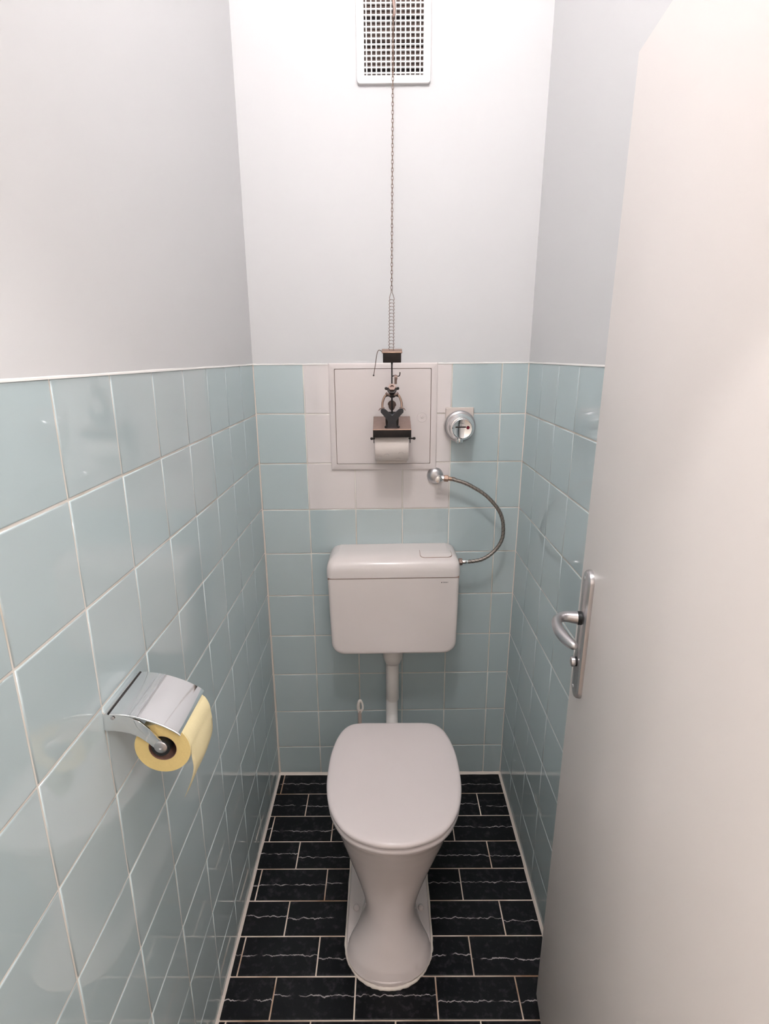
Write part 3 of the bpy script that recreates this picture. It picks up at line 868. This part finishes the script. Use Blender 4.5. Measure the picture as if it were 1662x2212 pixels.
def zlid(x, y):
    e = min(y + .1435, (.209 - abs(x))/.62 if abs(x) > .15 else 9)
    for (a, za), (b, zb) in zip(LIDP[1:], LIDP[2:]):
        if a <= e <= b: return za + (zb-za)*(e-a)/(b-a)
    return LIDP[-1][1]
bx0, bx1, by0, by1 = .0855, .1830, -.1185, -.070
def patch(bm, off, grow, r, depth, ymax):
    pl = rrect(bx0-grow, by0-grow, bx1+grow, ymax, (r, r, .001, .001), n=7)
    # fill as strips in y so that the patch follows the curved lid
    ys = sorted({round(p[1], 5) for p in pl}); ys = [ys[0]] + [ys[0] + (ys[-1]-ys[0])*k/18 for k in range(1, 18)] + [ys[-1]]
    def xr_(y):
        # left/right extents at y
        lo, hi = bx0-grow, bx1+grow
        d = (by0-grow+r) - y
        if d > 0:
            s = r - math.sqrt(max(0, r*r - d*d)); lo += s; hi -= s
        return lo, hi
    top = []; bot = []
    for y in ys:
        lo, hi = xr_(y); row = []; rb = []
        for k in range(13):
            x = lo + (hi-lo)*k/12
            row.append(bm.verts.new(cw(x, y, zlid(x, y)+off))); rb.append(bm.verts.new(cw(x, y, zlid(x, y)+off-depth)))
        top.append(row); bot.append(rb)
    for i in range(len(top)-1):
        for k in range(12):
            bm.faces.new((top[i][k], top[i][k+1], top[i+1][k+1], top[i+1][k]))
        for k in (0, 12): bm.faces.new((top[i][k], top[i+1][k], bot[i+1][k], bot[i][k]))
    for k in range(12):
        for i in (0, -1): bm.faces.new((top[i][k], top[i][k+1], bot[i][k+1], bot[i][k]))
bm = BM(); patch(bm, .0005, .0014, .0128, .002, by1)
bs = obj('button_gap', bm, M['seam'], lid, angle=60); bs['label'] = 'dark gap around the flush button'
bm = BM(); patch(bm, .0016, 0, .0118, .003, by1+.002)
obj('flush_button', bm, M['cist'], cis, angle=50)['label'] = 'flush button panel at the right of the lid'
def text_mesh(s, size, loc, bold=False):
    cu = bpy.data.curves.new('txt', 'FONT'); cu.body = s; cu.size = size; cu.extrude = .0001; cu.align_x = 'CENTER'; cu.align_y = 'CENTER'; cu.space_character = 1.1; cu.resolution_u = 2
    cu.offset = size*.012
    o = bpy.data.objects.new('txt', cu); COL.objects.link(o)
    dg = bpy.context.evaluated_depsgraph_get(); me = bpy.data.meshes.new_from_object(o.evaluated_get(dg))
    b = bmesh.new(); b.from_mesh(me)
    bpy.data.objects.remove(o); bpy.data.meshes.remove(me); bpy.data.curves.remove(cu)
    b.transform(Matrix.Translation(loc) @ Matrix.Rotation(PI/2, 4, 'X'))
    return b
bm = text_mesh('GEBERIT', .0045, cw(.1617, -.1430, .8318))
for dx in (0,):
    p = cw(.1500, -.1430, .8318); add_box(bm, p + V((-.0012, -.0001, -.0016)), p + V((.0012, .0001, .0016)))
obj('lettering', bm, M['ink'], body, smooth=None)['label'] = 'tiny dark maker lettering'

# ------------------------------------------------------------------ flush pipe
fp = empty('flush_pipe', (.4205, -.07, .33), 'white flush pipe running from the cistern down behind the toilet lid', 'pipe')
bm = BM()
add_lathe(bm, [(.0330, .0), (.0330, -.042), (.0312, -.054), (.0275, -.064), (.0240, -.072), (.0222, -.073)], (.4225, -.07, .5835), (0, 0, 1), n=36)
obj('collar', bm, M['pipe'], fp, angle=50)
bm = BM(); add_lathe(bm, [(.0222, .565), (.0222, .372), (.0216, .3705)], (.4212, -.07, 0), (0, 0, 1), n=36); obj('upper_pipe', bm, M['pipe'], fp)
bm = BM()
el = catmull([V((.4193, -.07, .3735)), V((.4193, -.07, .36)), V((.4193, -.0715, .335)), V((.4193, -.078, .310)), V((.4193, -.095, .291)), V((.4193, -.125, .284)), V((.4193, -.22, .284))], 5)
add_tube(bm, el, .0207, n=28)
obj('elbow', bm, M['elbow'], fp, angle=80)['label'] = 'shiny white elbow at the foot of the pipe'

# ------------------------------------------------------------------ toilet
TX, TB = .4200, .4035
def cxz(z): return TB + (TX-TB)*min(1, z/.40)
LO = [(-.268, 0), (-.268, .05), (-.2685, .095), (-.2730, .122), (-.2850, .140), (-.304, .1535), (-.327, .1625), (-.349, .1690), (-.385, .1755), (-.42, .1793), (-.46, .1805), (-.50, .1802), (-.535, .1778), (-.57, .1722), (-.602, .1640),
      (-.632, .1515), (-.660, .1345), (-.683, .1125), (-.700, .0860), (-.7115, .0570), (-.7185, .0285), (-.7205, .0)]
cp = catmull([V((w, y, 0)) for y, w in LO], 3)
half = [(p.y, p.x) for p in cp]
outl = [(-w, y) for y, w in half] + [(w, y) for y, w in half[::-1][1:-1]]
def lid_outline(off, z):
    c = V((0, -.49)); out = []
    N = len(outl)
    if off > .012: return [V((TX + p[0]*(1-off/.18), c.y + (p[1]-c.y)*(1-off/.22), z)) for p in outl]
    for i in range(N):
        p = V(outl[i]); t = (V(outl[(i+1) % N]) - V(outl[i-1])).normalized(); nn = V((-t.y, t.x))
        if nn.dot(c-p) < 0: nn = -nn
        q = p + nn*off; out.append(V((TX + q.x, q.y, z)))
    return out
toilet = empty('toilet', (TB, -.47, 0), 'white floor standing toilet with closed lid in the middle of the room', 'toilet')
bm = BM()
add_loft(bm, [lid_outline(.006, .4090), lid_outline(.0012, .4096), lid_outline(0, .4115), lid_outline(0, .4160), lid_outline(.0012, .4192), lid_outline(.0045, .4218), lid_outline(.010, .4232), lid_outline(.022, .4241), lid_outline(.05, .4250), lid_outline(.09, .4256), lid_outline(.14, .4258)])
obj('lid', bm, M['seatp'], toilet, angle=50)
bm = BM()
add_loft(bm, [lid_outline(.012, .3878), lid_outline(.0045, .3882), lid_outline(.0022, .3905), lid_outline(.0015, .3960), lid_outline(.0022, .4005), lid_outline(.0045, .4032), lid_outline(.0090, .4042), lid_outline(.030, .4045)])
obj('seat', bm, M['seatp'], toilet, angle=50)
for s in (-1, 1):
    bm = BM(); add_lathe(bm, [(.009, -.02), (.010, -.018), (.010, .018), (.009, .02)], (TX + s*.075, -.262, .402), (1, 0, 0), n=18)
    obj('hinge', bm, M['seatp'], toilet)
# bowl and pedestal: stacked outlines (yf, yc, W, y2, Wb, yb)
BL = [(.012, -.7400, -.640, .1115, -.560, .0660, -.24), (.018, -.7385, -.640, .1105, -.560, .0655, -.24), (.032, -.7320, -.640, .1020, -.555, .0650, -.24), (.055, -.7200, -.635, .0880, -.545, .0640, -.24), (.085, -.7060, -.625, .0740, -.530, .0630, -.24), (.115, -.6930, -.610, .0665, -.52, .0630, -.23),
      (.150, -.6820, -.600, .0680, -.51, .0670, -.22), (.195, -.6745, -.590, .0850, -.47, .0840, -.21), (.241, -.6740, -.570, .1070, -.45, .1060, -.20), (.295, -.6830, -.550, .1320, -.45, .1200, -.20), (.335, -.6930, -.535, .1490, -.43, .1250, -.21), (.360, -.7000, -.525, .1590, -.40, .1250, -.235),
      (.372, -.7050, -.520, .1660, -.38, .1250, -.24), (.380, -.7085, -.515, .1695, -.37, .1250, -.245), (.3845, -.7070, -.515, .1680, -.37, .1235, -.247), (.3860, -.7020, -.515, .1630, -.37, .1190, -.250)]
def bowl_ring(z, yf, yc, W, y2, Wb, yb):
    h = []
    for k in range(13):
        a = k/12*PI/2
        h.append((yc - (yc-yf)*math.cos(a)**.92, W*math.sin(a)**.92 if k else 0))
    for k in range(1, 9):
        t = k/8; s = t*t*(3-2*t); h.append((yc + (y2-yc)*t, W + (Wb-W)*s))
    r = .05
    for k in range(1, 5): h.append((y2 + (yb-r-y2)*k/4, Wb))
    for k in range(1, 7):
        a = k/6*PI/2; h.append((yb-r + r*math.sin(a), Wb*(1-.6*(1-math.cos(a)))))
    c = cxz(z)
    return [V((c-w, y, z)) for y, w in h] + [V((c+w, y, z)) for y, w in h[::-1][:-1]]
bm = BM()
keys = [V(b) if False else b for b in BL]
rings = []
for i in range(len(BL)-1):
    b0 = BL[max(i-1, 0)]; b1 = BL[i]; b2 = BL[i+1]; b3 = BL[min(i+2, len(BL)-1)]
    ns = 3 if b2[0]-b1[0] > .015 else 1
    for k in range(ns):
        t = k/ns; rings.append([b1[j] + (b2[j]-b1[j])*t for j in range(7)])
rings.append(BL[-1])
# smooth the interpolated profile
for it in range(2):
    rings = [rings[0]] + [[rings[i][0]] + [(rings[i-1][j] + 2*rings[i][j] + rings[i+1][j])/4 for j in range(1, 7)] if i < len(rings)-5 else rings[i] for i in range(1, len(rings)-1)] + [rings[-1]]
add_loft(bm, [bowl_ring(*r) for r in rings])
# foot flange
def foot_outline(off=0):
    W, yf, yc, yb = .1125-off, -.7405+off, -.620, -.245-off
    h = [(yc - (yc-yf)*math.cos(k/14*PI/2)**.95, W*math.sin(k/14*PI/2)**.95 if k else 0) for k in range(15)]
    h += [(yc + (yb-.03-yc)*k/5, W) for k in range(1, 6)] + [(yb-.03+.03*math.sin(k/4*PI/2), W-.03+.03*math.cos(k/4*PI/2)) for k in range(1, 5)]
    return [(TB-w, y) for y, w in h] + [(TB+w, y) for y, w in h[::-1][:-1]]
fo = foot_outline
add_loft(bm, [[V((a, b, z)) for a, b in fo(o)] for o, z in ((.001, .0), (0, .004), (0, .013), (.0015, .0165), (.005, .0180))])
bowl = obj('bowl', bm, M['ceramic'], toilet, angle=60); bowl['label'] = 'ceramic bowl with waisted pedestal and flat foot'
for s in (-1, 1):
    bm = BM(); add_lathe(bm, [(.0085, 0), (.0085, .004), (.007, .008), (.003, .010)], (TB + s*.0905, -.545, .0175), (0, 0, 1), n=20)
    obj('bolt_cap', bm, M['ceramic'], bowl, angle=60)
bm = BM(); jr = random.Random(9)
ol = [p for p in fo(-.0015)]
pts = []
for i in range(len(ol)):
    a, b = V(ol[i]), V(ol[(i+1) % len(ol)])
    for k in range(2):
        q = a + (b-a)*(k/2); pts.append(V((q.x, q.y, .0015)))
add_tube(bm, pts, [.0048*(1+jr.uniform(-.18, .22)) for _ in pts], n=8, closed=True)
obj('sealant', bm, M['caulk'], toilet, angle=80)['label'] = 'off white sealant bead around the foot'

# ------------------------------------------------------------------ toilet brush behind the toilet
br = empty('toilet_brush', (.3075, -.082, .03), 'white toilet brush handle with looped end sticking up behind the lid', 'brush')
bm = BM(); add_tube(bm, [V((.3065, -.082, .05)), V((.3068, -.082, .20)), V((.3078, -.082, .334))], [.0075, .0065, .0062], n=16); obj('shaft', bm, M['brushd'], br)['label'] = 'beige shaft'
bm = BM()
lp = catmull([V((.3080, -.082, .326)), V((.3035, -.082, .337)), V((.3030, -.0815, .351)), V((.3060, -.081, .3650)), V((.3110, -.081, .3705)), V((.3160, -.0815, .3625)), V((.3185, -.082, .351)), V((.3175, -.0825, .339)), V((.3135, -.0825, .330))], 4, closed=True)
add_tube(bm, lp, [.0058 - .0022*min(1, max(0, (p.x-.3085)/.006)) for p in lp], n=12, closed=True)
obj('hanging_loop', bm, M['brush'], br, angle=80)['label'] = 'white loop at the top of the handle'
bm = BM(); add_lathe(bm, [(.010, .035), (.034, .05), (.038, .075), (.034, .105), (.012, .118)], (.3065, -.082, 0), (0, 0, 1), n=24); obj('brush_head', bm, M['brush'], br, angle=60)
bm = BM(); add_lathe(bm, [(.052, 0), (.052, .012), (.047, .02), (.050, .14), (.0515, .142), (.0485, .142), (.044, .02), (.001, .018)], (.3065, -.082, .0), (0, 0, 1), n=32)
tag(obj('brush_holder', bm, M['brush'], origin=(.3065, -.082, 0)), 'white cup holding the toilet brush, hidden behind the toilet', 'brush holder')

# ------------------------------------------------------------------ chrome roll holder on the left wall with the yellow roll
Y0, Y1 = -1.071, -.962
def rivet():
    b = BM(); add_lathe(b, [(.0026, 0), (.0026, .0008), (.0012, .0016), (.0002, .0017)], (.0145, Y0-.0018, 1.0215), (0, -1, 0), n=14); return b
hold = empty('toilet_roll_holder', (0, -1.03, .97), 'chrome toilet roll holder with curved cover on the left tiled wall', 'roll holder')
bm = BM()
add_box(bm, (-.002, Y0+.001, .9990), (.0075, Y1-.001, 1.0255), bevel=.0012)
obj('wall_plate', bm, M['chrome'], hold)
cov = catmull([V((.0105, 0, 1.0275)), V((.0280, 0, 1.0265)), V((.0480, 0, 1.0224)), V((.0660, 0, 1.0164)), V((.0830, 0, 1.0090)), V((.0965, 0, 1.0012)), V((.1035, 0, .9962)), V((.1072, 0, .9925))], 5)
def sheet_solid(bm, prof, ya, yb, th, segs=8):
    n = len(prof); top = []; bot = []
    for i, p in enumerate(prof):
        t = (prof[min(i+1, n-1)] - prof[max(i-1, 0)]).normalized(); nn = V((-t.z, 0, t.x))
        if nn.z < 0: nn = -nn
        top.append([V((p.x, ya + (yb-ya)*k/segs, p.z)) for k in range(segs+1)])
        bot.append([V((p.x, ya + (yb-ya)*k/segs, p.z)) - nn*th for k in range(segs+1)])
    T = [[bm.verts.new(q) for q in r] for r in top]; B = [[bm.verts.new(q) for q in r] for r in bot]
    for i in range(n-1):
        for k in range(segs):
            bm.faces.new((T[i][k], T[i][k+1], T[i+1][k+1], T[i+1][k])); bm.faces.new((B[i][k], B[i+1][k], B[i+1][k+1], B[i][k+1]))
        for k in (0, segs): bm.faces.new((T[i][k], T[i+1][k], B[i+1][k], B[i][k]))
    for k in range(segs):
        for i in (0, n-1): bm.faces.new((T[i][k], T[i][k+1], B[i][k+1], B[i][k]))
bm = BM(); sheet_solid(bm, cov, Y0, Y1, .0009)
cover = obj('cover', bm, M['chrome'], hold, angle=60); cover['label'] = 'curved mirror chrome cover flap'
bm = BM()
add_tube(bm, [V((p.x, Y0-.0004, p.z-.0010)) for p in cov], .0014, n=8)
obj('rolled_edge', bm, M['chrome'], cover, angle=80)
bm = BM(); add_tube(bm, [V((.0085, Y0+.001, 1.0268)), V((.0085, Y1-.001, 1.0268))], .0021, n=12)  # dark rod paints the shadow line between cover and wall
obj('hinge_shadow_pin', bm, M['iron'], hold)['label'] = 'hinge pin darkened as the shadow line along the wall'
# side arms: curved plates carrying the spindle
arm_poly = [(.001, 1.0255), (.020, 1.0255), (.038, 1.0215), (.052, 1.0140), (.065, 1.0005), (.0745, .9860), (.084, .9775), (.0865, .9715), (.0830, .9655), (.0770, .9635), (.0700, .9670), (.0600, .9780), (.0480, .9885), (.0360, .9950), (.0220, .9990), (.010, 1.0000), (.001, .9985)]
for y, nm in ((Y0, 1), (Y1, -1)):
    bm = BM(); add_prism(bm, arm_poly, lambda a, b, d: V((a, d, b)), y + nm*.0018, y - nm*.0004, bevel=.0004)
    obj('side_arm', bm, M['chrome'], hold, angle=30)
obj('rivet', rivet(), M['satin'], hold)
bm = BM(); add_tube(bm, [V((.0762, Y0, .9700)), V((.0762, Y1, .9700))], .0136, n=18); sp = obj('spindle', bm, M['black'], hold)  # black and thick to paint the dark hollow of the core
bm = BM(); add_lathe(bm, [(.0095, -.001), (.0095, .0014), (.0082, .0026), (.0020, .0030), (.0015, .0020), (.0003, .0020)], (.0772, Y0-.0002, .9720), (0, -1, 0), n=24)
obj('end_cap', bm, M['satin'], sp, angle=40)
# yellow roll
RC = V((.0758, 0, .9640)); RR = .0412; ya, yb = -1.064, -.970
yr = empty('toilet_roll', (RC.x, (ya+yb)/2, RC.z-RR), 'yellow toilet roll with a loose sheet hanging in the chrome wall holder', 'toilet roll')
bm = BM()
add_lathe(bm, [(.0205, 0), (RR-.0006, 0), (RR, .001), (RR, yb-ya-.001), (RR-.0006, yb-ya), (.0205, yb-ya)], (RC.x, ya, RC.z), (0, 1, 0), n=64, caps=(False, False), mats=[1, 0, 0, 0, 1])
obj('paper', bm, [M['ypaper'], M['yside']], yr, angle=40)
bm = BM(); add_lathe(bm, [(.0197, .0005), (.0207, .0005), (.0207, yb-ya-.0005), (.0197, yb-ya-.0005), (.0197, .0005)], (RC.x, ya, RC.z), (0, 1, 0), n=40, caps=(False, False))
obj('core', bm, M['card'], yr, angle=40)
# loose sheet: leaves the top of the roll under the cover, runs over the front and twists as it hangs
NE = []; FE = []
for k in range(9):
    a = math.radians(36 - 36*k/8)
    q = V((RC.x + (RR+.0008)*math.cos(a), 0, RC.z + (RR+.0008)*math.sin(a)))
    NE.append(V((q.x, ya+.001, q.z))); FE.append(V((q.x, yb-.001, q.z)))
NE += catmull([NE[-1], V((.1178, -1.065, .950)), V((.1172, -1.062, .928)), V((.1095, -1.058, .902)), V((.1010, -1.055, .882)), V((.0930, -1.050, .864))], 4)[1:]
FE += catmull([FE[-1], V((.1185, -.970, .946)), V((.1168, -.971, .922)), V((.1080, -.977, .897)), V((.0985, -.992, .876)), V((.0925, -1.026, .861))], 4)[1:]
bm = BM(); SG = 10; G = []
for a, b in zip(NE, FE):
    bulge = 0 if len(G) < 9 else .004*math.sin(min(1, (len(G)-8)/14)*PI)
    G.append([a + (b-a)*(k/SG) + V((bulge*math.sin(k/SG*PI), 0, 0)) for k in range(SG+1)])
Ga = [[bm.verts.new(p) for p in r] for r in G]; Gb = [[bm.verts.new(p + V((-.00035, 0, -.0002))) for p in r] for r in G]
for i in range(len(G)-1):
    for k in range(SG):
        bm.faces.new((Ga[i][k], Ga[i][k+1], Ga[i+1][k+1], Ga[i+1][k])); bm.faces.new((Gb[i][k], Gb[i+1][k], Gb[i+1][k+1], Gb[i][k+1]))
    for k in (0, SG): bm.faces.new((Ga[i][k], Ga[i+1][k], Gb[i+1][k], Gb[i][k]))
for k in range(SG): bm.faces.new((Ga[-1][k], Ga[-1][k+1], Gb[-1][k+1], Gb[-1][k]))
obj('loose_sheet', bm, M['ypaper'], yr, angle=85)['label'] = 'loose yellow sheet hanging from the roll'

# ------------------------------------------------------------------ lamps
LP = V((.36, -1.32, 2.91))
lamp = empty('ceiling_lamp', LP, 'round opal globe lamp on the toilet ceiling', 'lamp')
bm = BM(); add_lathe(bm, [(.001, -.095)] + [(.095*math.sin(a), -.095*math.cos(a)) for a in [PI*k/14 for k in range(1, 13)]], LP, (0, 0, 1), n=24)
obj('globe', bm, M['halo'], lamp, angle=80)
bm = BM(); add_lathe(bm, [(.045, .085), (.06, .10), (.06, CEIL-LP.z)], LP, (0, 0, 1), n=24); obj('lamp_base', bm, M['pipe'], lamp)
HL = V((-.46, -2.11, 2.45))
hl = empty('hall_lamp', HL, 'two bulb ceiling lamp in the hall outside the door', 'lamp')
bm = BM(); add_box(bm, HL + V((-.11, -.03, .15)), HL + V((.11, .03, HC-HL.z)), bevel=.006); obj('lamp_base', bm, M['pipe'], hl)
for s in (-1, 1):
    bm = BM(); add_lathe(bm, [(.001, -.03)] + [(.03*math.sin(a), -.03*math.cos(a)) for a in [PI*k/8 for k in range(1, 8)]], HL + V((s*.065, 0, -.0)), (0, 0, 1), n=12)
    bb = obj('bulb', bm, M['bulb'], hl, angle=80)
    bm = BM(); add_lathe(bm, [(.014, .026), (.018, .155)], HL + V((s*.065, 0, 0)), (0, 0, 1), n=12); obj('socket', bm, M['pipe'], hl)

GL = V((1.15, -2.35, 2.46))  # added unseen lamp, put in to brighten the left wall and hall bounce
hg = empty('hall_fill_globe', GL, 'added unseen fill globe at the far right of the hall ceiling', 'lamp')
bm = BM(); add_lathe(bm, [(.001, -.12)] + [(.12*math.sin(a), -.12*math.cos(a)) for a in [PI*k/14 for k in range(1, 13)]], GL, (0, 0, 1), n=24)
obj('globe', bm, M['fillglobe'], hg, angle=80)
bm = BM(); add_lathe(bm, [(.05, .112), (.07, .13), (.07, HC-GL.z+.004)], GL, (0, 0, 1), n=24); obj('lamp_base', bm, M['pipe'], hg)

# ------------------------------------------------------------------ world, camera, view
w = bpy.data.worlds.new('World'); S.world = w; w.use_nodes = True
w.node_tree.nodes['Background'].inputs[0].default_value = (.9, .93, 1, 1)
w.node_tree.nodes['Background'].inputs[1].default_value = .02

cam = bpy.data.cameras.new('Camera'); co = bpy.data.objects.new('Camera', cam); COL.objects.link(co)
pit, yaw, roll_ = .2729, .0038, -.0073
cb, sb = math.cos(yaw), math.sin(yaw); ca, sa = math.cos(pit), math.sin(pit)
right = V((cb, sb, 0)); fwd = V((-sb*ca, cb*ca, -sa)); up = right.cross(fwd)
r2 = right*math.cos(roll_) + up*math.sin(roll_); u2 = -right*math.sin(roll_) + up*math.cos(roll_)
mx = Matrix.Identity(4)
for i in range(3):
    mx[i][0], mx[i][1], mx[i][2] = r2[i], u2[i], -fwd[i]
mx.translation = V((.4048, -1.7533, 1.5127))
co.matrix_world = mx
cam.sensor_fit = 'VERTICAL'; cam.sensor_height = 36.0; cam.sensor_width = 27.05
cam.lens = 1203.67/2212*36.0
cam.clip_start = .01
S.camera = co
S.view_settings.view_transform = 'Standard'; S.view_settings.look = 'None'; S.view_settings.gamma = 1; S.view_settings.exposure = 0.20
S.view_settings.use_curve_mapping = False
